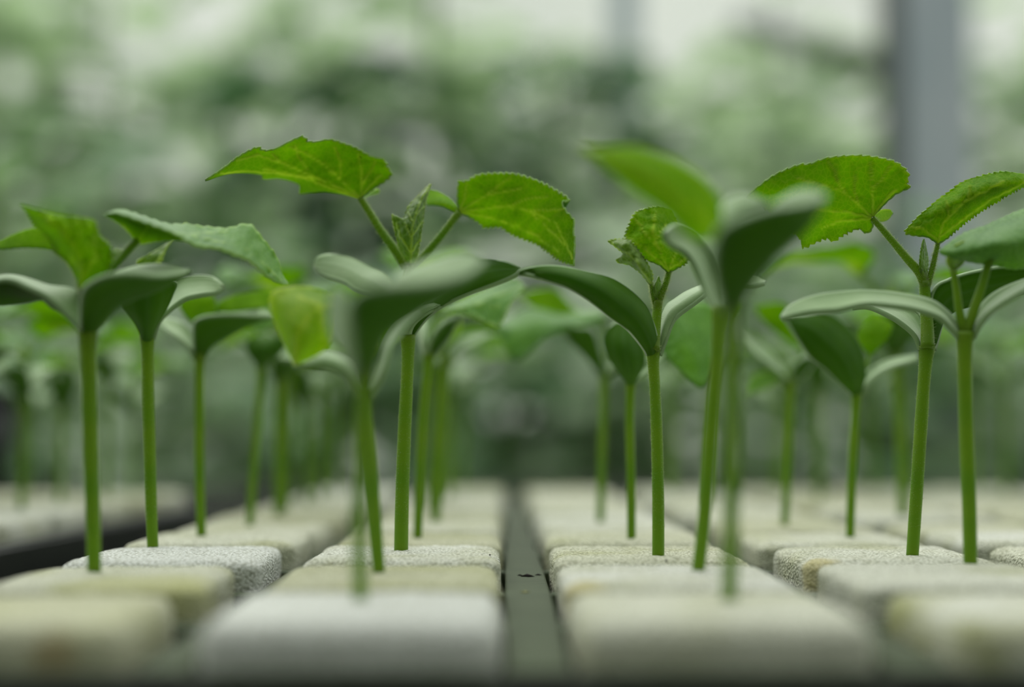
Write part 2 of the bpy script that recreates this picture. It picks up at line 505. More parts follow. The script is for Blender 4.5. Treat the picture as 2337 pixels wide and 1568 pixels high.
p = Seedling('slim slightly blurred seedling, third stem from the left, with dark cupped seed leaf', SHARP,
             (460, 1222), '456,1100 455,950 455,860 456,800', 21, 23)
p.cot(D([R(0, -5, 0, '443,815 441,745 455,727 490,720 540,719 605,722 628,720'),
         R(0, 0, 0, '458,825 478,792 510,771 555,747 600,729 629,721'),
         R(1, 6, 1, '468,815 478,745 520,713 560,706 600,708 630,720')], seen='u'))
p.cot(D([R(0, 3, 4, '444,815 444,772 425,743 395,730 362,729'), R(0, -1, 3, '443,820 432,797 405,773 380,756 360,733')], seen='t', bulge=1))
p.leaf(D([R(1, 2, 3, '454,800 446,745 425,722 409,695 430,676 455,672'), R(1, 0, 3, '459,800 466,745 488,722 495,700 484,676 455,672')], seen='u', crinkle=0.4, teeth=3),
       petiole=('457,815 456,790 456,770', 9, 8, (0, 0, 0)))
p.leaf(D([R(2, 4, 10, '494,712 498,692 536,675 600,664 640,672'), R(2, 2, 10, '494,714 530,712 580,706 612,700 640,674')], seen='u', crinkle=0.4, teeth=3),
       petiole=('458,810 470,760 496,711', 9, 7, (1, 1, 2)))

p = Seedling('blurred seedling behind the slim third one, small dark cup of a seed leaf', SHARP,
             (570, 1197), '578,1080 588,960 594,870 595,825', 18, 20)
p.cot(D([R(0, -4, -3, '585,832 568,806 562,784 580,768 605,764'), R(-1, -6, -3, '597,836 602,806 606,785 606,764'),
         R(0, -4, -3, '607,832 640,806 655,784 645,768 606,764')], seen='u'))
p.cot(D([R(0, 3, 4, '600,832 620,790 650,780 690,792 720,815'), R(0, -1, 3, '604,836 630,820 660,822 695,826 720,817')], seen='t', bulge=1))
p.leaf(D([R(2, 2, 6, '596,765 560,742 545,715 590,690 640,700'), R(2, 4, 6, '598,765 625,745 650,720 640,700')], seen='t', crinkle=0.4),
       petiole=('597,825 598,795 597,762', 8, 7, (0, 1, 2)))

# -- column 2 ---------------------------------------------------------------
p = Seedling('blurred front seedling left of the gutter with huge cupped seed leaf over the tall one', SHARP,
             (822, 1372), '820,1200 820,1000 826,900 832,835', 31, 38, hairy=False)
p.cot(D([R(-1, -8, 0, '812,850 800,745 799,695 822,666 870,655 958,648 1046,632 1100,600'),
         R(0, -1, 0, '834,860 858,805 875,768 914,738 958,712 1024,672 1078,636 1103,602'),
         R(2, 9, 1, '852,850 870,740 880,680 914,628 1000,591 1055,577 1095,584 1104,600')], seen='u', n=60))
p.cot(D([R(0, 3, 3, '812,850 778,795 757,740 752,690 765,655'), R(0, -1, 1, '828,845 810,785 802,740 797,700 778,656')], seen='t', bulge=-1))


p = Seedling('leaning stemmed seedling with yellow tinged leaf and pale drooping seed leaf', SHARP,
             (865, 1302), '856,1180 846,1040 836,950 831,890', 27, 31, hairy=False)
p.cot(D([R(0, 4, 2, '822,905 812,868 800,830 760,808 720,808 671,834'), R(0, 0, 1, '818,912 808,893 790,862 760,842 715,836 671,835')], seen='t', bulge=-1.5))
p.cot(D([R(0, 3, 5, '838,905 862,842 880,782 908,742 960,715'), R(0, -1, 4, '846,910 868,872 882,835 896,790 925,750 962,716')], seen='t', bulge=1))
p.leaf(D([R(3, 4, 5, '842,830 825,800 815,770 840,745'), R(3, 2, 5, '845,830 865,800 865,770 840,745')], seen='u', crinkle=0.5), mat='young', name='young_leaf',
       petiole=('835,895 840,860 843,828', 10, 7, (0, 1, 3)))

p.leaf(D([R(2, 0, -2, '772,690 733,662 675,655 625,666 617,700 640,762 672,832'),
          R(2, -5, -4, '773,693 720,700 690,725 682,765 672,832'),
          R(2, 0, -2, '774,696 757,718 756,745 754,777 735,803 700,822 672,832')], seen='u', teeth=4, crinkle=0.4,
         veins=['773,693 710,710 680,760 672,830', '740,700 680,680', '730,705 735,770'], vw=4), mat='yellow',
       petiole=('834,890 838,790 815,715 771,692', 12, 9, (1, 3, 2)), label='yellow tinged hanging leaf')

p = Seedling('tall sharp seedling left of the gutter with two wide spread serrated leaves', SHARP,
             (915, 1257), '917,1150 922,1000 928,880 931,800 930,765', 32, 29, hairy=True, flare=0.3)
p.cot(D([R(2, 10, 12, '925,765 920,690 883,632 844,611 802,588 760,580 729,587 719,606'),
         R(2, 5, 12, '916,760 892,705 850,678 812,664 786,647 748,634 725,620 719,607')], seen='t', bulge=-1.5, n=70, m=10))
p.cot(D([R(1, 5, 3, '932,760 960,705 1005,655 1042,622 1080,599 1118,593 1152,598 1188,616'),
         R(0, 1, 2, '938,775 952,752 975,724 1010,698 1056,676 1133,648 1172,631 1188,618')], seen='u', bulge=-2, n=70, m=10),
      D([R(0, -1, 1, '913,762 907,742 924,721 965,700 1011,692'),
         R(0, -2, 1, '934,776 938,752 950,733 975,714 1012,694')], seen='t', bulge=-0.6))
p.neck('928,765 926,700 930,640 935,598', 24, 22, (3, 5, 5))
A_top = '824,452 856,429 880,413 894,397 886,383 876,364 848,357 810,336 787,328 752,318 725,323 703,322 691,311 663,322 629,339 602,343 586,336 544,357 509,384 469,411'
p.leaf(D([R(5, 1, -4, A_top),
          R(5, 2, -4, '823,453 835,400 800,368 740,350 680,345 620,352 560,368 515,388 469,411'),
          R(5, 4, -4, '822,454 787,441 748,430 710,413 671,404 625,396 575,391 517,394 469,411'),
          R(5, 9, -4, '822,456 802,443 771,436 733,437 690,442 684,441 682,420 640,407 602,408 598,399 560,394 517,397 469,412')],
         seen='u', teeth=9, tooth_px=15, crinkle=0.35, hi=True, edges='first',
         veins=['822,453 787,439 748,427 710,410 671,401 625,394 560,389 500,395', '821,451 775,409 745,380 700,350 660,335',
                '818,449 735,410 686,390 640,370 590,353 540,366', '824,449 826,420 825,390 818,350', '826,446 845,425 870,400', '775,409 778,370 765,335',
                '700,386 680,355 672,330', '640,370 620,352', '735,410 690,400 640,392 600,385', '826,420 850,385 856,368'], vw=2.3),
       D([R(5, 8, 9, '826,452 840,441 858,432 866,434'), R(5, 8, 9, '827,456 845,446 862,442 866,435')], seen='t', n=20, m=4),
       petiole=('926,612 904,575 868,525 843,484 822,452', 22, 15, (5, 5, 5)))
leafA = [c for c in p.root.children if c.name.startswith('true_leaf')][-1]
p.fringe(leafA, A_top, (5, 1, -4), 500, 0.0003)
C_top = '1048,482 1044,455 1047,415 1064,413 1095,398 1152,395 1187,399 1233,415 1268,434 1300,456 1284,461 1291,480 1310,503 1309,525 1312,550 1311,580 1310,607'
p.leaf(D([R(5, 2, -2, C_top),
          R(5, 3, -2, '1050,483 1075,462 1130,455 1190,462 1250,485 1295,530 1310,607'),
          R(5, 7, -2, '1050,486 1068,493 1095,511 1106,521 1141,520 1164,534 1191,546 1229,561 1276,594 1310,607')],
         seen='u', teeth=9, tooth_px=17, crinkle=0.35, hi=True,
         veins=['1050,483 1114,474 1160,471 1210,481 1270,510 1308,590', '1052,481 1080,462 1114,445 1152,437 1190,432', '1054,484 1100,492 1160,508 1220,535 1275,575',
                '1050,478 1060,450 1066,420', '1160,471 1200,455 1250,450', '1210,481 1250,480 1288,478', '1114,445 1140,420 1165,405', '1210,481 1245,515 1290,560'], vw=2.3),
       D([R(5, 9, 11, '1046,474 1030,457 1014,446 995,437 980,434'), R(5, 7, 11, '1046,487 1030,480 1012,472 990,468 973,465 980,436')], seen='u', n=40, teeth=1.5, bulge=-1),
       petiole=('938,612 962,590 1005,540 1048,484', 18, 15, (5, 5, 5)))
leafC = [c for c in p.root.children if c.name.startswith('true_leaf')][-1]
p.fringe(leafC, C_top, (5, 2, -2), 400, 0.0003)
p.leaf(D([R(4, 2, 4, '930,602 911,568 906,548 900,522 894,490 909,502 919,500 929,476 940,461 956,446 983,420'),
          R(4, 0, 4, '938,603 935,565 936,530 945,490 960,455 983,420'),
          R(4, 3, 4, '947,602 953,580 959,550 964,511 967,480 975,446 983,420')], seen='u', teeth=4, tooth_px=12, crinkle=0.6, n=120, m=12,
         veins=['938,600 938,560 942,510 960,455 983,420', '938,575 915,540 905,510', '940,545 925,510', '943,510 932,485', '938,575 958,545', '942,535 962,505', '950,490 968,470'], vw=2),
       mat='young', name='young_leaf', petiole=('930,640 935,615 938,600', 12, 9, (4, 4, 4)), label='small unopened crinkled leaf')
p.fringe([c for c in p.root.children if c.name.startswith('young_leaf')][-1], '930,602 906,548 894,490 919,500 956,446 983,420 975,446 964,511 953,580 947,602', (4, 2, 3), 400, 0.0004)

p = Seedling('slim seedling close behind the tall sharp one, with a pale green toothed leaf', SHARP,
             (953, 1224), '958,1100 965,950 974,860 979,805', 20, 22)
p.cot(D([R(0, 3, 4, '970,815 958,780 955,750 970,730'), R(0, -1, 3, '984,818 975,785 972,755 970,730')], seen='t', bulge=-1))
p.cot(D([R(0, -2, 2, '976,815 985,775 1010,740 1045,725'), R(0, 1, 2, '990,815 1010,790 1030,760 1045,727')], seen='u', bulge=1))
p.leaf(D([R(1, 3, 5, '1004,708 1056,684 1114,657 1172,637 1198,652'), R(1, -2, 3, '1006,710 1056,700 1100,692 1150,675 1198,653'),
          R(1, -4, 2, '1004,711 1056,719 1095,731 1133,748 1145,734 1156,711 1168,688 1198,654')], seen='t', teeth=7, tooth_px=14, crinkle=0.4, n=140,
         veins=['1006,709 1080,698 1190,655', '1040,703 1090,722 1130,742', '1080,698 1140,700'], vw=2),
       petiole=('980,815 985,770 1004,709', 11, 8, (0, 0, 1)))

p = Seedling('blurred yellow green seedling left of the gutter, behind two sharper stems', SHARP,
             (993, 1190), '1004,1080 1012,950 1015,860 1016,815', 21, 24)
p.cot(D([R(0, 3, 3, '1010,835 1028,790 1060,768 1115,764'), R(0, -1, 2, '1026,838 1045,815 1070,795 1117,768')], seen='t', bulge=1))
p.cot(D([R(0, 3, 3, '1010,835 990,810 975,800 960,805'), R(0, -1, 2, '1022,838 1000,830 980,825 960,808')], seen='u', bulge=1))
p.leaf(D([R(1, 3, 5, '1018,790 1005,760 1010,735 1040,720'), R(1, -2, 3, '1020,790 1040,770 1050,740 1040,720')], seen='u', crinkle=0.4),
       petiole=('1016,830 1018,810 1019,788', 9, 8, (0, 0, 0)))

# -- column 3 ---------------------------------------------------------------
p = Seedling('blurred front seedling right of the gutter, dark cupped seed leaf, big bright leaf', SHARP,
             (1664, 1372), '1668,1200 1672,1000 1673,850 1673,760 1671,695', 34, 38)
p.cot(D([R(-1, -7, 0, '1651,705 1631,640 1627,590 1640,530 1680,500 1750,475 1806,466 1880,455'),
         R(0, -1, 0, '1673,715 1712,650 1751,605 1790,566 1818,542 1847,512 1882,456'),
         R(2, 9, 1, '1694,705 1712,570 1745,495 1785,458 1832,436 1872,438 1884,455')], seen='u', n=60))
p.cot(D([R(3, 10, 12, '1655,690 1644,560 1643,500 1652,462 1690,444 1745,462'), R(3, 6, 12, '1680,690 1665,560 1668,505 1690,480 1745,464')], seen='t', bulge=-1))
p.leaf(D([R(1, -1, -3, '1652,560 1650,500 1640,450 1610,413 1570,383 1517,358 1446,336 1374,338 1326,335'),
          R(1, -4, -4, '1648,565 1600,495 1540,450 1470,400 1400,365 1326,335'),
          R(1, 0, -3, '1645,570 1620,545 1590,548 1564,530 1535,501 1499,472 1446,437 1410,404 1364,369 1326,337')], seen='u', teeth=4, crinkle=0.4, n=110,
         veins=['1648,565 1600,495 1540,450 1470,400 1330,336', '1620,520 1600,440'], vw=5),
       petiole=('1672,700 1662,640 1648,562', 18, 13, (0, 0, 1)))

p = Seedling('seedling with stem slanting right, in front of the sharp one right of the gutter', SHARP,
             (1593, 1302), '1607,1180 1621,1000 1633,850 1638,760 1641,700', 30, 29)
p.cot(D([R(0, 2, -1, '1632,712 1604,655 1582,605 1562,577 1540,565 1522,552 1517,535'), R(0, 6, -1, '1650,705 1642,640 1625,582 1600,547 1570,525 1540,515 1517,533')],
        seen='t', bulge=1.5))
p.cot(D([R(0, 4, 6, '1640,708 1665,650 1700,600 1750,590'), R(0, 1, 6, '1650,712 1680,680 1710,640 1750,592')], seen='u', bulge=1))

p = Seedling('sharp seedling right of the gutter with one long dark arching seed leaf', SHARP,
             (1502, 1268), '1502,1150 1499,1000 1495,900 1491,830 1491,795', 28, 26, hairy=True, flare=0.3)
p.cot(D([R(0, -5, -8, '1502,800 1494,745 1482,711 1464,686 1431,657 1392,634 1339,620 1267,609 1206,613 1184,623'),
         R(0, -6, -8, '1478,812 1471,798 1449,771 1428,750 1392,725 1356,696 1310,664 1278,648 1214,630 1184,625')], seen='u', bulge=-2.5, n=90, m=12))
p.cot(D([R(1, 6, 10, '1500,800 1509,735 1520,701 1539,686 1571,666 1624,646 1660,635 1712,630 1746,645'),
         R(0, 2, 9, '1506,812 1521,772 1531,744 1546,722 1589,690 1628,660 1660,648 1712,654 1746,647')], seen='t', bulge=-1.5, n=80, m=10))
p.neck('1493,800 1495,760 1498,725 1502,685', 26, 20, (-1, 0, 0))
E_l = '1524,622 1505,605 1480,595 1450,580 1432,562 1427,535 1436,512 1443,495 1457,481 1500,472 1532,480'
p.leaf(D([R(0, -2, 2, E_l),
          R(0, -3, 2, '1526,622 1520,590 1500,560 1490,530 1500,500 1532,480'),
          R(0, 1, 4, '1529,620 1558,606 1576,588 1570,565 1553,545 1547,520 1542,500 1532,480')], seen='u', teeth=9, tooth_px=15, crinkle=0.9, hi=True, n=200, m=12,
         veins=['1526,618 1505,570 1490,530 1495,485', '1524,612 1480,575 1440,545', '1528,610 1545,570 1540,530', '1528,612 1565,590', '1505,570 1470,530 1450,500', '1497,545 1520,510'], vw=2.2),
       petiole=('1500,700 1510,672 1520,645 1527,616', 15, 12, (0, 0, 0)))
p.fringe([c for c in p.root.children if c.name.startswith('true_leaf')][-1], E_l, (0, -2, 2), 300, 0.00035)
p.leaf(D([R(-1, -3, -2, '1486,648 1488,622 1464,580 1436,548 1410,546 1388,550'), R(-1, -5, -2, '1485,648 1470,615 1450,590 1428,570 1388,550'),
          R(-1, -1, -2, '1483,649 1467,629 1439,606 1406,596 1424,582 1408,566 1388,551')], seen='u', teeth=7, tooth_px=12, crinkle=1.2, n=110, m=10,
         veins=['1485,646 1450,592 1390,551'], vw=2),
       mat='young', name='young_leaf', petiole=('1498,705 1491,680 1485,645', 11, 8, (0, 0, -1)), label='small crumpled yellow green leaf')
p.leaf(D([R(0, -1, 0, '1499,690 1492,660 1503,630'), R(0, 1, 0, '1505,690 1510,660 1503,630')], seen='u', teeth=2, tooth_px=8, n=30), mat='young', name='bud')

p = Seedling('slim seedling behind the sharp one right of the gutter, dark round seed leaf facing front', SHARP,
             (1441, 1230), '1440,1100 1437,980 1438,900 1440,862', 20, 22)
p.cot(D([R(0, -3, -4, '1429,872 1408,842 1386,805 1380,765 1402,738 1420,737'), R(-1, -6, -4, '1440,876 1432,830 1424,790 1420,737'),
         R(0, -3, -4, '1450,872 1464,842 1471,812 1456,770 1436,743 1420,737')], seen='u'))
p.cot(D([R(0, 3, 4, '1440,870 1470,830 1500,800 1535,795'), R(0, 1, 4, '1450,874 1480,850 1510,825 1535,797')], seen='t', bulge=1))
p.leaf(D([R(4, 6, 8, '1510,740 1540,700 1590,690 1635,700 1650,760'), R(4, 2, 8, '1508,745 1540,770 1580,790 1620,800 1650,765'),
          R(4, 1, 6, '1508,750 1515,805 1556,850 1602,886 1628,830 1650,770')], seen='t', crinkle=0.4, teeth=3),
       petiole=('1440,870 1460,800 1509,744', 9, 7, (1, 2, 4)), label='large pale hanging leaf')

p = Seedling('blurred seedling with broad pale grey green leaf reaching left towards the gutter', SHARP,
             (1370, 1192), '1372,1100 1375,980 1377,890 1378,845', 18, 20)
p.leaf(D([R(2, 3, 4, '1375,712 1330,712 1283,720 1237,708 1198,705 1140,738'), R(0, -3, -2, '1378,722 1300,735 1240,740 1180,750 1140,742'),
          R(0, -5, -3, '1376,732 1303,755 1245,770 1178,822 1143,768 1139,745')], seen='t', crinkle=0.4, teeth=3),
       petiole=('1378,850 1385,780 1376,722', 9, 7, (0, 0, 1)), label='pale grey green leaf')
p.leaf(D([R(4, 6, 8, '1360,730 1310,702 1268,662 1225,660 1180,672'), R(4, 4, 8, '1360,735 1300,725 1240,715 1180,674')], seen='u', crinkle=0.4, teeth=3),
       petiole=('1378,850 1382,790 1360,732', 8, 7, (1, 2, 4)))
p.cot(D([R(0, -2, -3, '1372,860 1330,810 1290,765 1300,748'), R(0, -4, -3, '1384,858 1370,800 1350,752 1300,748')], seen='u', bulge=-1))
p.cot(D([R(0, 2, 3, '1376,862 1400,820 1415,790 1420,770'), R(0, 0, 3, '1386,860 1410,840 1425,810 1420,770')], seen='t', bulge=-1))

# -- column 4 ---------------------------------------------------------------
p = Seedling('large seedling at the right edge with two pale arching seed leaves, slightly blurred', SHARP,
             (2215, 1287), '2212,1150 2206,1000 2203,880 2202,800 2203,757', 31, 35, hairy=False)
p.cot(D([R(0, 2, -2, '2200,768 2186,740 2158,710 2121,685 2047,669 1973,663 1899,667 1847,678 1806,697 1784,725'),
         R(0, -3, -3, '2190,775 2165,748 2139,724 2084,707 2028,699 1973,696 1910,709 1847,714 1784,728')], seen='t', bulge=1.2, n=60))
p.cot(D([R(0, 3, 4, '2212,768 2232,712 2269,670 2337,638 2410,622'), R(0, -2, 2, '2220,775 2240,738 2270,707 2337,666 2410,630')], seen='t', bulge=1.2))
p.leaf(D([R(0, 4, 6, '2144,572 2195,535 2250,515 2287,498 2337,478 2420,455'), R(0, -2, 2, '2144,575 2195,575 2262,560 2337,545 2420,500'),
          R(0, 1, 4, '2146,580 2195,594 2262,605 2337,612 2420,560')], seen='t', crinkle=0.4, teeth=3),
       petiole=('2203,765 2225,700 2245,640 2264,572', 24, 17, (0, 0, 0)), label='pale top leaf cut by the frame')
p.leaf(D([R(0, 0, 0, '2172,620 2160,595 2175,565 2200,550'), R(0, 2, 2, '2178,620 2200,600 2205,575 2200,550')], seen='u', crinkle=0.5), mat='young',
       name='young_leaf', petiole=('2202,765 2190,715 2183,660 2175,616', 22, 15, (0, 0, 0)))

p = Seedling('sharp seedling at the right, broad veined leaf held left on a long stalk', SHARP,
             (2082, 1266), '2088,1180 2100,1000 2108,880 2113,820 2115,790', 28, 30, hairy=True, flare=0.3)
p.cot(D([R(1, 5, 6, '2112,800 2108,750 2096,715 2055,695 2000,688 1975,691 1945,700'),
         R(0, 1, 5, '2100,800 2086,766 2051,736 2017,716 1980,702 1945,703')], seen='t', bulge=1.2))
p.cot(D([R(1, 0, 2, '2120,800 2122,700 2135,655 2165,638 2195,627 2232,618 2287,609 2337,609 2420,625'),
         R(0, 3, 5, '2132,800 2150,745 2175,715 2210,702 2260,690 2337,670 2420,630')], seen='u', bulge=-1, n=60))
p.neck('2117,795 2116,740 2112,690 2110,640', 32, 24, (-1, 0, 0))
G_top = '1992,494 2010,475 2028,457 2047,442 2077,427 2071,416 2074,395 2054,375 2028,364 1966,354 1892,359 1847,374 1825,375 1769,398 1729,427 1704,448'
p.leaf(D([R(0, -3, -4, G_top),
          R(0, -3, -4, '1990,495 1985,455 1940,420 1880,415 1810,420 1750,435 1704,448'),
          R(0, -1, -4, '1989,497 1950,488 1865,477 1780,460 1704,449'),
          R(0, 3, -3, '1990,499 1991,520 1977,533 1958,523 1921,540 1903,551 1884,546 1855,557 1832,566 1825,546 1795,520 1750,480 1704,450')],
         seen='u', teeth=9, tooth_px=19, crinkle=0.35, hi=True,
         veins=['1990,495 1929,440 1914,420 1905,390 1890,370', '1929,440 1900,428 1869,420 1820,408', '1991,493 1992,450 1990,415 1985,370', '1993,492 2015,462 2045,430', '1989,496 1930,484 1865,476 1780,458',
                '1989,498 1940,502 1910,505 1875,520', '1992,430 2015,405 2030,380', '1865,476 1830,500', '1960,468 1950,440 1950,400'], vw=2.3),
       D([R(0, 4, 6, '1993,492 2008,479 2030,478 2037,486'), R(0, 3, 6, '1994,498 2008,506 2026,502 2037,488')], seen='u', n=24, m=5),
       petiole=('2112,655 2098,622 2070,590 2035,548 1991,497', 22, 13, (0, 0, 0)))
p.fringe([c for c in p.root.children if c.name.startswith('true_leaf')][-1], G_top, (0, -3, -4), 400, 0.0003)
H_l = '2140,556 2117,541 2090,538 2064,531 2078,511 2102,487 2139,457 2158,442 2188,420 2217,407 2250,398 2287,391 2335,397 2410,402'
p.leaf(D([R(0, 1, 4, H_l), R(0, -2, 4, '2141,556 2135,520 2170,480 2220,445 2280,420 2410,404'),
          R(0, 2, 4, '2143,556 2166,541 2195,516 2232,488 2269,465 2335,428 2410,406')], seen='u', teeth=9, tooth_px=14, crinkle=0.7, hi=True, n=220,
         veins=['2141,552 2150,510 2200,460 2290,415', '2145,540 2190,505 2260,455 2340,415', '2138,545 2105,520 2080,520', '2165,495 2160,460', '2210,455 2215,425'], vw=2.3),
       petiole=('2116,655 2126,620 2134,585 2141,553', 14, 10, (0, 0, 0)))
p.leaf(D([R(0, -1, 0, '2104,645 2099,600 2104,560 2108,545'), R(0, 1, 0, '2112,645 2118,600 2114,570 2108,545')], seen='u', teeth=2, tooth_px=9, n=40), mat='young', name='bud')

p = Seedling('slim seedling with one big dark seed leaf hanging left, behind the right sharp one', SHARP,
             (1940, 1223), '1944,1100 1950,980 1953,930 1955,888', 20, 22)
p.cot(D([R(0, -4, -6, '1968,898 1975,860 1973,830 1961,787 1932,745 1886,716 1837,719 1790,723'),
         R(0, -6, -6, '1942,902 1915,875 1882,842 1849,816 1816,768 1790,726')], seen='u', bulge=-2))
p.cot(D([R(0, 3, 4, '1955,898 1980,850 2030,822 2095,812'), R(0, 0, 3, '1968,902 1990,868 2035,840 2095,822')], seen='t', bulge=1))
p.leaf(D([R(1, 2, 3, '1984,812 1955,765 1990,723'), R(1, -1, 3, '1987,812 2024,776 2036,738 1990,723')], seen='u', crinkle=0.5, teeth=3),
       petiole=('1957,898 1968,860 1985,808', 9, 7, (0, 0, 1)))

p = Seedling('blurred seedling between the slanting stem and the dark hanging seed leaf', SHARP,
             (1790, 1197), '1797,1080 1801,980 1804,900 1806,865', 18, 20)
p.cot(D([R(0, 3, 3, '1800,875 1765,815 1720,780 1690,765'), R(0, -1, 2, '1808,878 1775,850 1725,810 1690,768')], seen='t', bulge=1))
p.cot(D([R(0, -2, 2, '1803,875 1812,835 1835,815 1862,812'), R(0, 1, 2, '1814,875 1830,865 1850,840 1862,814')], seen='u', bulge=1))
p.leaf(D([R(1, 2, 3, '1828,800 1785,770 1745,735 1720,700'), R(1, 0, 3, '1832,800 1835,765 1810,715 1780,690 1720,700')], seen='u', crinkle=0.4, teeth=3),
       petiole=('1806,875 1812,840 1830,797', 9, 7, (0, 0, 1)))
p.leaf(D([R(1, 3, 5, '1800,845 1760,845 1715,860 1700,900'), R(1, 1, 5, '1802,850 1780,870 1740,890 1700,902')], seen='t', crinkle=0.4),
       petiole=('1806,880 1804,865 1800,848', 8, 7, (0, 0, 1)))

# ---------------------------------------------------------------- sponges
def rounded_block(hx, hy, hz, r, n, amp, seed):
    mb = MB()
    def pt(x, y, z):
        p = Vector((x, y, z)); q = Vector((max(-hx + r, min(hx - r, x)), max(-hy + r, min(hy - r, y)), max(-hz + r * 0.5, min(hz - r * 0.5, z))))
        d = p - q
        if d.length < 1e-9: return p
        d = Vector((d.x / r, d.y / r, d.z / (r * 0.5)))
        L = d.length; 
        if L > 1: d = d / L
        s = Vector((q.x + d.x * r, q.y + d.y * r, q.z + d.z * r * 0.5))
        nn = d.normalized()
        w = noise.noise(s * 160 + Vector((seed, 0, 0))) * 1.6 + noise.noise(s * 900 + Vector((0, seed, 0))) + 0.6 * noise.noise(s * 2600)
        return s + nn * amp * w
    nz = max(4, n // 2)
    faces = [(lambda a, b: (a * hx, b * hy, hz), n, n), (lambda a, b: (b * hx, a * hy, -hz), 4, 4),
             (lambda a, b: (a * hx, -hy, b * hz), n, nz), (lambda a, b: (-a * hx, hy, b * hz), n, nz),
             (lambda a, b: (hx, a * hy, b * hz), n, nz), (lambda a, b: (-hx, -a * hy, b * hz), n, nz)]
    for fn, na, nb in faces:
        v = [pt(*fn(-1 + 2 * i / na, -1 + 2 * j / nb)) for j in range(nb + 1) for i in range(na + 1)]
        f = [(j * (na + 1) + i, j * (na + 1) + i + 1, (j + 1) * (na + 1) + i + 1, (j + 1) * (na + 1) + i) for j in range(nb) for i in range(na)]
        mb.add(v, f)
    return mb

SH = 0.0105                                         # half height of a block
hi_meshes = []; lo_meshes = []
for k in range(4):
    o = rounded_block(0.0124, 0.0124, SH, 0.0026, 90, 0.00011, k * 7.3).build('m', M['sponge'], merge=1e-6)
    hi_meshes.append(o.data); COL.objects.unlink(o); bpy.data.objects.remove(o)
for k in range(3):
    o = rounded_block(0.0124, 0.0124, SH, 0.0028, 26, 0.00012, 50 + k * 5.1).build('m', M['sponge'], merge=1e-6)
    lo_meshes.append(o.data); COL.objects.unlink(o); bpy.data.objects.remove(o)

COLX = [-43.0, -12.8, 18.6, 49.7, 80.0, 110.0, 140.0, 170.0, 200.0]
ROWY = [189.0 + 28.8 * k for k in range(-2, 9)]
ROWY[0] = 129.5
colname = ['outer left column', 'column just left of the gutter', 'column just right of the gutter', 'second column right of the gutter',
           'third column right of the gutter', 'fourth column right of the gutter', 'fifth column right of the gutter',
           'sixth column right of the gutter', 'outermost right column']
rowname = ['nearest row', 'second nearest row', 'sharply focused third row', 'first row behind the sharp one', 'second row behind the sharp one',
           'third row behind the sharp one', 'fourth row behind the sharp one', 'fourth row from the far end', 'third row from the far end',
           'row before the far end', 'far end row']
special = {(0, 0): ('sponge_stain', 'nearest sponge block at the lower left with a brown spot on its front'),
           (0, 1): ('sponge_green', 'yellowish green stained sponge block under the leftmost large seedling'),
           (0, 2): ('sponge_white', 'crisp white porous sponge block under the second stem from the left'),
           (1, 0): ('sponge_white', 'big bright white sponge block at the front, left of the gutter'),
           (1, 1): ('sponge', 'low pale sponge block with the leaning stem, left of the gutter'),
           (1, 2): ('sponge', 'sharp pitted sponge block with dark specks under the tall seedling, left of the gutter'),
           (2, 0): ('sponge', 'big blurred sponge block at the front, right of the gutter'),
           (2, 1): ('sponge_corner', 'sponge block with a yellow corner beside the gutter, holding the slanting stem'),
           (2, 2): ('sponge', 'sharp sponge block right of the gutter under the long arching seed leaf'),
           (3, 0): ('sponge_green', 'front sponge block with green tinge at the lower right corner'),
           (3, 1): ('sponge', 'pale sponge block under the large seedling at the right edge'),
           (3, 2): ('sponge_corner', 'sharp grainy cream sponge block at the right, under the broad veined leaf')}
r2 = random.Random(21)
grp = 'white sponge blocks in the tray'
for ci, cx in enumerate(COLX):
    for ri, ry in enumerate(ROWY):
        if abs(cx) > 25 + ry * 0.40 + 20: continue
        me = (hi_meshes if 1 <= ri <= 3 else lo_meshes)
        me = me[r2.randrange(len(me))]
        o = bpy.data.objects.new('sponge_block', me); COL.objects.link(o)
        j = 0 if ri < 3 else 0.5
        o.location = (cx * MM + r2.uniform(-j, j) * MM, ry * MM + r2.uniform(-j, j) * MM, ZT - SH + r2.uniform(-0.25, 0.1) * MM)
        o.rotation_euler = (0, 0, math.radians(r2.uniform(-1.5, 1.5)) + (math.pi if r2.random() < 0.5 and (ci, ri) not in special else 0))
        o.scale = (r2.uniform(0.985, 1.005), r2.uniform(0.985, 1.005), 1)
        if ci == 0 and ri < 2:
            o.location.x -= 0.0004; o.rotation_euler.z = math.radians(1.5); o.scale = (0.94, 0.97, 1)
        if (ci, ri) in special:
            mk, lab = special[(ci, ri)]
            if mk != 'sponge':
                o.material_slots[0].link = 'OBJECT'; o.material_slots[0].material = M[mk]
        else:
            lab = 'blurred white sponge block, %s, %s' % (colname[ci], rowname[ri])
        tag(o, lab, 'sponge block', grp)

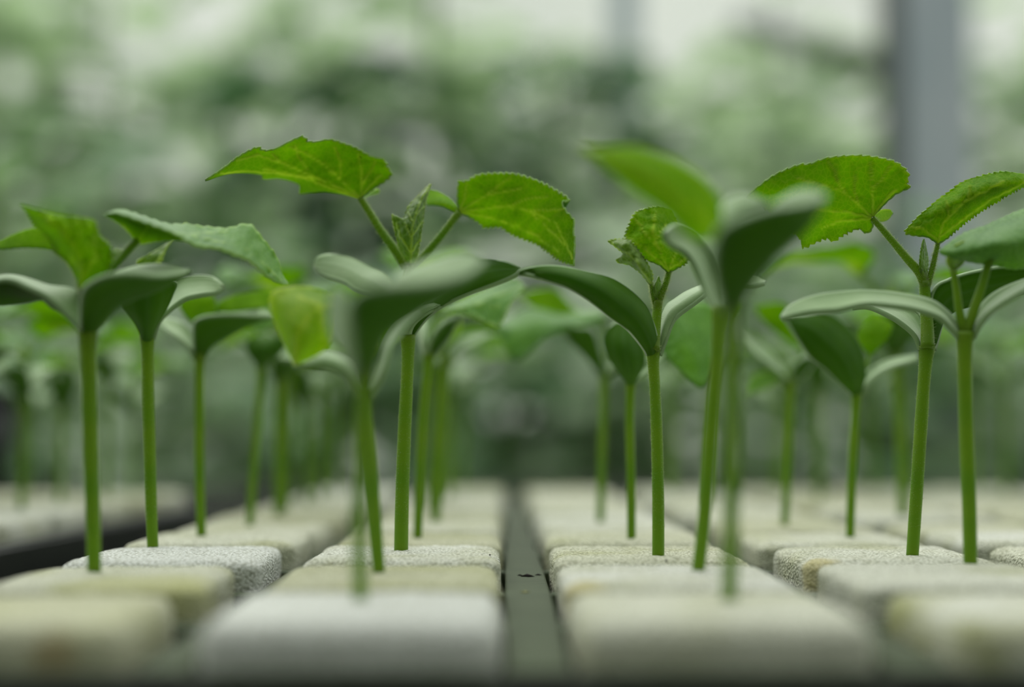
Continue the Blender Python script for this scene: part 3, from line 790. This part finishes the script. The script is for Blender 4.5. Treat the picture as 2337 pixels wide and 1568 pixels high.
# ---------------------------------------------------------------- tray (plate with square wells)
def tray(name, label, colx, rowy, ztop, side, gut=None, rim_mat=None, margin=2.0):
    mb = MB(); z0 = ztop - 0.0200; hw = 12.95
    x0 = colx[0] - hw - margin; x1 = colx[-1] + hw + margin
    y0 = rowy[0] - hw - margin; y1 = rowy[-1] + hw + margin
    m = MM
    mb.box(x0 * m, x1 * m, y0 * m, y1 * m, z0 - 0.0015, z0)                      # floor of the wells
    xs = [x0] + [v for c in colx for v in (c - hw, c + hw)] + [x1]
    ys = [y0] + [v for c in rowy for v in (c - hw, c + hw)] + [y1]
    for i in range(0, len(xs), 2): mb.box(xs[i] * m, xs[i + 1] * m, y0 * m, y1 * m, z0, ztop)
    for i in range(0, len(ys), 2):
        for k in range(1, len(xs) - 1, 2): mb.box(xs[k] * m, xs[k + 1] * m, ys[i] * m, ys[i + 1] * m, z0, ztop - 0.0002)
    root = empty(name, (x0 * m, y0 * m, z0 - 0.0015)); tag(root, label, 'tray')
    o = mb.build('well_plate', [M['tray']] if not rim_mat else [rim_mat], root, Vector(root.location), smooth=False)
    b = o.modifiers.new('bev', 'BEVEL'); b.width = 0.0003; b.segments = 2; b.limit_method = 'ANGLE'
    mb = MB(); t = 1.4; g = 0.05
    zb, zt2 = z0 - side, ztop - 0.0006
    for a in ((x0 - t - g, x0 - g, y0 - t - g, y1 + t + g), (x1 + g, x1 + t + g, y0 - t - g, y1 + t + g),
              (x0 - g, x1 + g, y0 - t - g, y0 - g), (x0 - g, x1 + g, y1 + g, y1 + t + g)):
        mb.box(a[0] * m, a[1] * m, a[2] * m, a[3] * m, zb, zt2)
    mb.build('rim', M['black'], root, Vector(root.location), smooth=False)
    return root

ZTRAY = ZT - 0.0036
tray('seedling_tray', 'grey green tray with a wide gutter, holding the white sponge blocks', COLX, ROWY, ZTRAY, 0.0015, margin=1.2)

# neighbouring tray at the left
LT = [-99 - 29.5 * k for k in range(6)]
LY = [206 + 28.8 * k for k in range(0, 7)]
ZL = ZT + 0.0004
tray('black_tray', 'black seedling tray at the left, separated from the main tray by a dark gap', LT[::-1], LY, ZL - 0.0036, 0.0021, rim_mat=M['black'], margin=1.2)
for ci, cx in enumerate(LT):
    for ri, ry in enumerate(LY):
        if abs(cx) > ry * 0.40 + 25: continue
        o = bpy.data.objects.new('sponge_block', lo_meshes[r2.randrange(3)]); COL.objects.link(o)
        o.location = (cx * MM, ry * MM, ZL - SH); o.rotation_euler = (0, 0, math.radians(r2.uniform(-2, 2)))
        tag(o, 'blurred sponge block in the black tray at the left', 'sponge block', 'sponge blocks in the black tray at the left')

# ---------------------------------------------------------------- small bits on the gutter
def crumb(px, py, w, h, mat, label):
    z = ZTRAY; d = ground_d(px, py, z); c = P(px, py, d); mb = MB(); r = random.Random(int(px + py))
    s = d * MM / F
    n = 10; v = [c + Vector((0, 0, h * s))]
    for k in range(n):
        a = 2 * math.pi * k / n
        v.append(c + Vector((math.cos(a) * w * s / 2 * r.uniform(0.6, 1.1), math.sin(a) * w * s / 2 * r.uniform(0.4, 1.0), 0.00002)))
    v.append(c + Vector((0, 0, 0.00001)))
    f = [(0, 1 + k, 1 + (k + 1) % n) for k in range(n)] + [(n + 1, 1 + (k + 1) % n, 1 + k) for k in range(n)]
    mb.add(v, f); tag(mb.build('dirt_crumb', mat, None, c), label, 'dirt')
crumb(1203, 1316, 34, 7, M['dirt'], 'black crumb lying in the middle of the grey gutter')
crumb(1186, 1314, 16, 4, M['dirt'], 'tiny dark crumb just left of the black crumb in the gutter')
crumb(1228, 1313, 18, 4, M['dirt'], 'tiny dark crumb just right of the black crumb in the gutter')
crumb(1198, 1352, 26, 4, M['algae_bit'], 'pale yellowish fleck in the gutter in front of the black crumb')
def speck(px, py, w, label):
    d = ground_d(px, py, ZT); c = P(px, py, d); mb = MB(); s = d * MM / F * w / 2
    c.z -= s * 0.2
    v = [c + Vector((0, 0, s))] + [c + Vector((math.cos(k) * s, math.sin(k) * s, 0)) for k in (0.2, 1.3, 2.6, 3.6, 5.0)] + [c - Vector((0, 0, s))]
    mb.add(v, [(0, 1 + k, 1 + (k + 1) % 5) for k in range(5)] + [(6, 1 + (k + 1) % 5, 1 + k) for k in range(5)])
    tag(mb.build('dirt_speck', M['dirt'], None, c), label, 'dirt')
speck(1106, 1260, 8, 'black speck on the sharp sponge block close to the gutter')
speck(1118, 1266, 5, 'smaller black speck right beside the one near the gutter edge')
speck(1520, 1279, 7, 'dark speck on the sponge block right of the sharp stem base')
speck(762, 1286, 6, 'dark speck near the left end of the sharp sponge block')
speck(905, 1252, 11, 'black grain at the foot of the tall sharp stem')

# ---------------------------------------------------------------- generic seedlings for the blurred rows
def grid_leaf(mb, base, az, L, Wd, e0, e1, cup, shape, n=14, m=8, wave=0.0, saw=0.0, seed=0):
    hor = Vector((math.cos(az), math.sin(az), 0)); side = Vector((-math.sin(az), math.cos(az), 0))
    pos = base.copy(); rows = []
    for i in range(n + 1):
        u = i / n; e = e0 + (e1 - e0) * u
        t = hor * math.cos(e) + Vector((0, 0, math.sin(e)))
        nrm = side.cross(t) * -1
        if nrm.z < 0 and abs(e) < 1.4: nrm = -nrm
        w = Wd * shape(u) * (1 + saw * (((i * 3) % 4) / 3 - 0.5))
        row = []
        for j in range(m + 1):
            v = -1 + 2 * j / m
            k = wave * noise.noise(Vector((u * 3, v * 2, seed)))
            row.append(pos + side * (w * v * math.cos(cup)) + nrm * (w * abs(v) ** 1.5 * math.sin(cup) + k * Wd))
        rows.append(row); pos = pos + t * (L / n)
    W = m + 1
    f = [(i * W + j, i * W + j + 1, (i + 1) * W + j + 1, (i + 1) * W + j) for i in range(n) for j in range(m)]
    v = [p for r in rows for p in r]
    a = [math.exp(-((j / m - 0.5) / 0.02) ** 2) for i in range(n + 1) for j in range(m + 1)]
    # make normals point up (top side)
    q = f[(n // 3) * m + m // 2]; nn = (v[q[1]] - v[q[0]]).cross(v[q[3]] - v[q[0]])
    if nn.z < 0: f = [x[::-1] for x in f]
    mb.add(v, f, 0, a)

cshape = lambda u: (math.sin(math.pi * min(1, u * 0.96 + 0.04)) ** 0.55) * (0.55 + 0.45 * u) + 0.02
tshape = lambda u: max(0.02, (math.sin(math.pi * (u ** 0.55) * 0.97 + 0.05) ** 0.7)) if u < 1 else 0.02

def proto(seed, H, two):
    r = random.Random(seed); root = empty('cucumber_seedling', (0, 0, 0)); O = Vector((0, 0, 0))
    lean = Vector((r.uniform(-1, 1), r.uniform(-1, 1), 0)) * 0.0018
    pts = [Vector((0, 0, -0.0004)) + Vector((0, 0, H * i / 12)) + lean * (i / 12) ** 2 for i in range(13)]
    mb = MB(); tube(mb, pts, [0.0009 + 0.0001 * (i > 10) for i in range(13)], 10); mb.build('stem', M['stem'], root, O)
    top = pts[-1]; a0 = r.uniform(0, 6.28)
    for k in range(2):
        mb = MB(); grid_leaf(mb, top - Vector((0, 0, 0.0012)), a0 + k * math.pi + r.uniform(-.2, .2), 0.0175 * r.uniform(.9, 1.15), 0.0052, 1.15, r.uniform(-0.7, 0.0), 0.3, cshape, seed=seed)
        solid(mb.build('cotyledon', [M['cot_top'], M['cot_under_shaded']], root, O), 0.0006)
    mb = MB(); e = [top + Vector((0, 0, 0.0075 * i / 4)) for i in range(5)]; tube(mb, e, [0.0008] * 5, 10); mb.build('epicotyl', M['stem'], root, O)
    for k in range(two):
        az = a0 + 1.57 + k * 2.9 + r.uniform(-.3, .3)
        d = Vector((math.cos(az), math.sin(az), 1.1)).normalized(); L = 0.009 if k == 0 else 0.006
        pe = [e[-1] + d * (L * i / 5) for i in range(6)]
        mb = MB(); grid_leaf(mb, pe[-1] - d * 0.0003, az, 0.020 * (1 if k == 0 else .75), 0.0085 * (1 if k == 0 else .75), 0.5, -0.6, 0.25, tshape, 18, 10, 0.25, 0.15, seed)
        o = solid(mb.build('true_leaf', [M['leaf_top'], M['leaf_under']], root, O), 0.0002)
        mb = MB(); tube(mb, pe, [0.0005] * 6, 8); mb.build('petiole', M['stem'], o, O)
    mb = MB(); grid_leaf(mb, e[-1], a0, 0.006, 0.0018, 1.5, 1.1, 0.7, tshape, 10, 4)
    solid(mb.build('young_leaf', [M['young'], M['young']], root, O), 0.0002)
    return root

def copy_tree(o, parent=None):
    c = o.copy(); COL.objects.link(c)
    if parent is not None: c.parent = parent
    for ch in o.children: copy_tree(ch, c)
    return c

protos = [proto(3, 0.029, 2), proto(11, 0.026, 1), proto(19, 0.031, 2), proto(27, 0.024, 2)]
used = [False] * 4
def place(x, y, z, k, rz, s, label, group):
    if used[k]: o = copy_tree(protos[k])
    else: o = protos[k]; used[k] = True
    o.location = (x, y, z); o.rotation_euler = (0, 0, rz); o.scale = (s, s, s)
    tag(o, label, 'seedling', group); return o

r3 = random.Random(5); gi = 0
for ci, cx in enumerate(COLX):
    for ri, ry in enumerate(ROWY):
        if ci <= 3 and ri <= 4: continue
        if ri < 4: continue
        if abs(cx) > 15 + ry * 0.40 + 10: continue
        if r3.random() < (0.72 if ci in (1, 2) else 0.45 if ci == 0 else 0.42): continue
        gi += 1
        place((cx - 1.5 + r3.uniform(-2, 2)) * MM, (ry + r3.uniform(-2.5, 2.5)) * MM, ZT, gi % 4, r3.uniform(0, 6.28), r3.uniform(0.85, 1.12),
              'blurred seedling in the %s, %s' % (colname[ci], rowname[ri]), 'blurred seedlings in the back rows')
for ci, cx in enumerate(LT[:5]):
    for ri, ry in enumerate(LY):
        if abs(cx) > 15 + ry * 0.40 or ri < 2: continue
        gi += 1
        place((cx + r3.uniform(-2, 2)) * MM, (ry + r3.uniform(-2, 2)) * MM, ZL, gi % 4, r3.uniform(0, 6.28), r3.uniform(0.8, 1.0),
              'blurred seedling growing in the black tray at the left', 'seedlings in the black tray at the left')

# ---------------------------------------------------------------- bench
zb = ZTRAY - 0.0200 - 0.0015
mb = MB(); mb.box(-0.9, 0.9, 0.02, 1.25, zb - 0.012, zb)
root = empty('bench', (0, 0.6, 0)); tag(root, 'dark bench carrying the trays', 'bench')
mb.build('bench_top', M['bench'], root, Vector((0, 0.6, 0)), smooth=False)
for x in (-0.8, 0.8):
    for y in (0.08, 1.18):
        mb = MB(); mb.box(x - 0.02, x + 0.02, y - 0.02, y + 0.02, 0.0, zb - 0.012)
        mb.build('leg', M['black'], root, Vector((0, 0.6, 0)), smooth=False)

# ---------------------------------------------------------------- greenhouse
mb = MB(); mb.box(-8, 8, -3, 9, -0.05, 0)
tag(mb.build('floor', simple('floor_soil', lin((84, 84, 70)), 0.9, 0.2, lin((64, 70, 56)), 3), None, None, smooth=False), None, None, kind='structure')

def film_mat():
    m, nt, out = newmat('greenhouse_film')
    d = N(nt, 'ShaderNodeBsdfDiffuse'); t = N(nt, 'ShaderNodeBsdfTranslucent')
    f = noise_tex(nt, 1.3, 3)
    c = mixc(nt, f, lin((232, 236, 230)), lin((248, 249, 246)))
    nt.links.new(c, d.inputs[0]); nt.links.new(c, t.inputs[0])
    mx = N(nt, 'ShaderNodeMixShader'); mx.inputs[0].default_value = 0.74
    nt.links.new(d.outputs[0], mx.inputs[1]); nt.links.new(t.outputs[0], mx.inputs[2]); nt.links.new(mx.outputs[0], out.inputs[0])
    return m
mb = MB(); mb.box(-6, 6, 6.0, 6.004, 0, 3.2)
tag(mb.build('wall_back', film_mat(), None, None, smooth=False), None, None, kind='structure')

mb = MB(); mb.box(-6, 6, -1.6, -1.55, 0, 3.0)  # unseen wall added behind the camera to block light from the horizon
tag(mb.build('added_shade_wall', simple('shade_wall_grey', lin((98, 106, 92)), 0.9, 0.1), None, None, smooth=False), None, None, kind='structure')

M['vine1'] = leaf_mat('vine_leaf_light', lin((132, 162, 120)), lin((174, 192, 166)), lin((140, 160, 120)), (0.5, 0.68, 0.36, 1), trans=0.4, sheen=0.5, veins=False, nscale=6, cell=60, bump=0.2, spec=0.5)
M['vine2'] = leaf_mat('vine_leaf_dark', lin((88, 128, 84)), lin((112, 148, 106)), lin((140, 160, 120)), (0.4, 0.62, 0.3, 1), trans=0.4, sheen=0.3, veins=False, nscale=6, cell=60, bump=0.2, spec=0.4)
M['vine3'] = leaf_mat('vine_leaf_deep', lin((48, 88, 58)), lin((62, 104, 66)), lin((140, 160, 120)), (0.12, 0.26, 0.1, 1), trans=0.25, sheen=0.2, veins=False, nscale=6, cell=60, bump=0.2, spec=0.3)
M['vine_stem'] = simple('vine_stem', lin((96, 120, 74)), 0.6, 0.3)
M['post'] = simple('galvanised_post', lin((172, 180, 184)), 0.5, 0.4, lin((156, 168, 174)), 5)
M['post_dark'] = simple('dark_steel', lin((84, 92, 88)), 0.5, 0.4)

# gaps where the photo shows open film or sky between the plants: (px, py, rx, ry)
GAPS = [(450, 30, 150, 95), (830, 45, 85, 90), (1230, 40, 130, 70), (1700, 20, 150, 60), (1980, 40, 120, 90), (1480, 60, 100, 120), (60, 170, 110, 60),
        (2270, 60, 100, 100), (380, 90, 90, 60), (1600, 90, 90, 50)]
def pix(p):
    v = p - CAM; k = v.dot(FW)
    return 1168.5 + v.dot(RT) / k * F, 784 - v.dot(UP) / k * F

def vine(px, d, h, label, mats, nleaf, lsize, spread, seed, zlo=0.15):
    r = random.Random(seed); b = P(px, 1000, d * 1000); b.z = 0
    root = empty('vine_plant', b); tag(root, label, 'plant', 'climbing plants in the background')
    pts = [b + Vector((r.uniform(-.02, .02), r.uniform(-.02, .02), h * i / 10)) for i in range(11)]
    mb = MB(); tube(mb, pts, [0.009] * 11, 8); mb.build('stem', M['vine_stem'], root, b)
    mb = MB()
    for k in range(nleaf):
        z = zlo + (h - zlo) * (k + r.random()) / nleaf
        az = r.uniform(0, 6.28); pl = r.uniform(0.04, spread)
        s = pts[min(10, int(z / h * 10))].copy(); s.z = z
        e = s + Vector((math.cos(az) * pl, math.sin(az) * pl, r.uniform(0.0, 0.08)))
        q = pix(e)
        if any(((q[0] - g[0]) / g[2]) ** 2 + ((q[1] - g[1]) / g[3]) ** 2 < 1 for g in GAPS): continue
        tube(mb, [s, (s + e) / 2 + Vector((0, 0, 0.01)), e], [0.003] * 3, 5, 0)
        L = lsize * r.uniform(0.7, 1.25)
        grid_leaf(mb, e, az + r.uniform(-.6, .6), L, L * 0.5, r.uniform(-0.2, 0.4), r.uniform(-1.3, -0.5), r.uniform(-.3, .2), tshape, 8, 6, 0.3, 0.1, k)
    o = mb.build('foliage', mats, root, b)
    return root

vr = random.Random(99)
xs_far = [-120, 260, 640, 1020, 1400, 1780, 2160, 2500]
for k, x in enumerate(xs_far):
    vine(x + vr.uniform(-40, 40), 4.2 + vr.uniform(-.3, .3), 2.2, 'hazy climbing plant in the far background row', [M['vine1'], M['vine1']], 190, 0.18, 0.3, 200 + k)
xs_near = [(-40, 3.0, 1.9), (250, 2.9, 1.55), (520, 3.1, 1.75), (760, 2.8, 1.7), (1000, 3.0, 2.0), (1270, 2.9, 1.72), (1500, 3.1, 1.5), (1760, 3.0, 1.62), (2330, 3.2, 1.4)]
near_lab = ['blurred leafy plant at the far left behind the trays', 'blurred leafy plant in the left background below the pale gap',
            'blurred leafy plant behind the tip of the tall seedling leaf', 'dark blurred plant above the tall seedling left leaf', 'blurred light green plant rising to the top edge left of centre',
            'dark blurred plant above the gutter near the centre', 'low blurred plant right of the centre', 'pale blurred plant just left of the wide grey post', 'low blurred plant right of the grey post']
for k, (x, d, h) in enumerate(xs_near):
    vine(x, d, h, near_lab[k], [M['vine3' if k in (3, 5) else 'vine2' if k == 1 else 'vine1']], 105, 0.14, 0.2, 400 + k)
# low dark plants filling the foot of the background
for k in range(7):
    vine(-80 + k * 410 + vr.uniform(-60, 60), 2.3 + vr.uniform(-.1, .1), 1.08 + vr.uniform(-.08, .14), 'low bushy plant in the blurred lower background', [M['vine1' if k in (1, 4, 6) else 'vine2']], 85, 0.12, 0.22, 600 + k, 0.45)

# grey post and brace
pc = P(2142, 1000, 2600)
mb = MB(); w = 0.062; mb.box(pc.x - w, pc.x + w, pc.y - 0.05, pc.y + 0.05, 0, 3.0)
root = empty('support_post', (pc.x, pc.y, 0)); tag(root, 'blurred blue grey vertical greenhouse post in the right background', 'post')
mb.build('column', M['post'], root, Vector((pc.x, pc.y, 0)), smooth=False)
mb = MB(); mb.box(pc.x - w - 0.03, pc.x - w - 0.0005, pc.y - 0.03, pc.y + 0.03, 0, 3.0); mb.build('dark_left_strip', M['post_dark'], root, Vector((pc.x, pc.y, 0)), smooth=False)  # darker strip along the left edge of the post
mb = MB(); a = P(2045, 165, 2610); b = P(1690, 50, 2900); tube(mb, [a, b], [0.022, 0.022], 10); mb.build('brace', M['post_dark'], root, Vector((pc.x, pc.y, 0)))
pp2 = P(1430, 1000, 4700)
mb = MB(); mb.box(pp2.x - 0.05, pp2.x + 0.05, pp2.y - 0.03, pp2.y + 0.03, 0, 3.1)
tag(mb.build('support_post', M['post'], None, Vector((pp2.x, pp2.y, 0)), smooth=False), 'thin faint grey post far behind, near the top centre', 'post')

# potted young plant on the bench behind the left tray; one pale leaf reaches into the frame
pb = P(-75, 1000, 1000); pb.z = zb
root = empty('potted_plant', pb); tag(root, 'potted plant at the left edge whose round pale leaf shows as a bright blur', 'plant')
mb = MB(); prof = [(0.028, 0), (0.036, 0.07), (0.040, 0.07), (0.040, 0.078), (0.034, 0.078), (0.033, 0.066)]
tube(mb, [pb + Vector((0, 0, z)) for _, z in prof[:2]] , [0.028, 0.036], 20); tube(mb, [pb + Vector((0, 0, 0.066)), pb + Vector((0, 0, 0.078))], [0.04, 0.04], 20)
mb.build('pot', M['black'], root, pb)
st = [pb + Vector((0.002 * i, 0, 0.06 + 0.021 * i)) for i in range(9)]
mb = MB(); tube(mb, st, [0.003] * 9, 8); mb.build('stem', M['stem'], root, pb)
for k, (az, L, W_, e0, tgt) in enumerate([(-1.5, 0.050, 0.027, -0.2, P(12, 372, 990)), (2.6, 0.06, 0.03, 0.3, None), (1.2, 0.05, 0.025, 0.6, None), (4.2, 0.05, 0.025, 0.4, None)]):
    b0 = tgt if tgt else st[-1 - k] + Vector((math.cos(az), math.sin(az), 0.3)) * 0.03
    mb = MB(); grid_leaf(mb, b0, az, L, W_, e0, -0.7 if k else -1.3, 0.2, tshape, 14, 8, 0.2, 0.05, k)
    lf = solid(mb.build('leaf', [M['leaf_top'], M['leaf_under']], root, pb), 0.0003)
    mb = MB(); tube(mb, [st[-1 - k], (st[-1 - k] + b0) / 2 + Vector((0, 0, 0.004)), b0], [0.0014] * 3, 8); mb.build('petiole', M['stem'], lf, pb)
# ---------------------------------------------------------------- light
w = bpy.data.worlds.new('overcast'); scene.world = w; w.use_nodes = True
nt = w.node_tree; nt.nodes.clear()
tc = N(nt, 'ShaderNodeTexCoord'); sp = N(nt, 'ShaderNodeSeparateXYZ'); nt.links.new(tc.outputs['Generated'], sp.inputs[0])
mr = N(nt, 'ShaderNodeMapRange'); nt.links.new(sp.outputs['Z'], mr.inputs[0])
mr.inputs[1].default_value = -1; mr.inputs[2].default_value = 1
c = ramp(nt, mr.outputs[0], [(0.0, (0.05, 0.05, 0.045)), (0.47, (0.12, 0.13, 0.11)), (0.54, (0.80, 0.83, 0.80)), (0.75, (0.9, 0.93, 0.90)), (1.0, (1.15, 1.18, 1.16))])
bg = N(nt, 'ShaderNodeBackground'); nt.links.new(c, bg.inputs[0]); bg.inputs[1].default_value = 1.0
ow = N(nt, 'ShaderNodeOutputWorld'); nt.links.new(bg.outputs[0], ow.inputs[0])
s = bpy.data.lights.new('daylight', 'SUN'); s.energy = 1.7; s.angle = math.radians(70); s.color = (1, 0.99, 0.95)
so = bpy.data.objects.new('daylight', s); COL.objects.link(so)
so.rotation_euler = Vector((0.25, -0.75, -1.0)).to_track_quat('-Z', 'Y').to_euler(); so.location = (0, 2, 4)

# ---------------------------------------------------------------- camera
cd = bpy.data.cameras.new('camera'); co = bpy.data.objects.new('camera', cd); COL.objects.link(co)
co.matrix_world = Matrix(((RT.x, UP.x, -FW.x, CAM.x), (RT.y, UP.y, -FW.y, CAM.y), (RT.z, UP.z, -FW.z, CAM.z), (0, 0, 0, 1)))
cd.sensor_fit = 'HORIZONTAL'; cd.sensor_width = 36; cd.lens = 36 * F / 2337
cd.clip_start = 0.005; cd.clip_end = 60
cd.dof.use_dof = True; cd.dof.focus_distance = 0.1865; cd.dof.aperture_fstop = 7.5; cd.dof.aperture_blades = 0
scene.camera = co
scene.view_settings.view_transform = 'Standard'; scene.view_settings.look = 'None'
scene.view_settings.exposure = 0.38; scene.view_settings.gamma = 1.0
scene.view_settings.use_curve_mapping = False
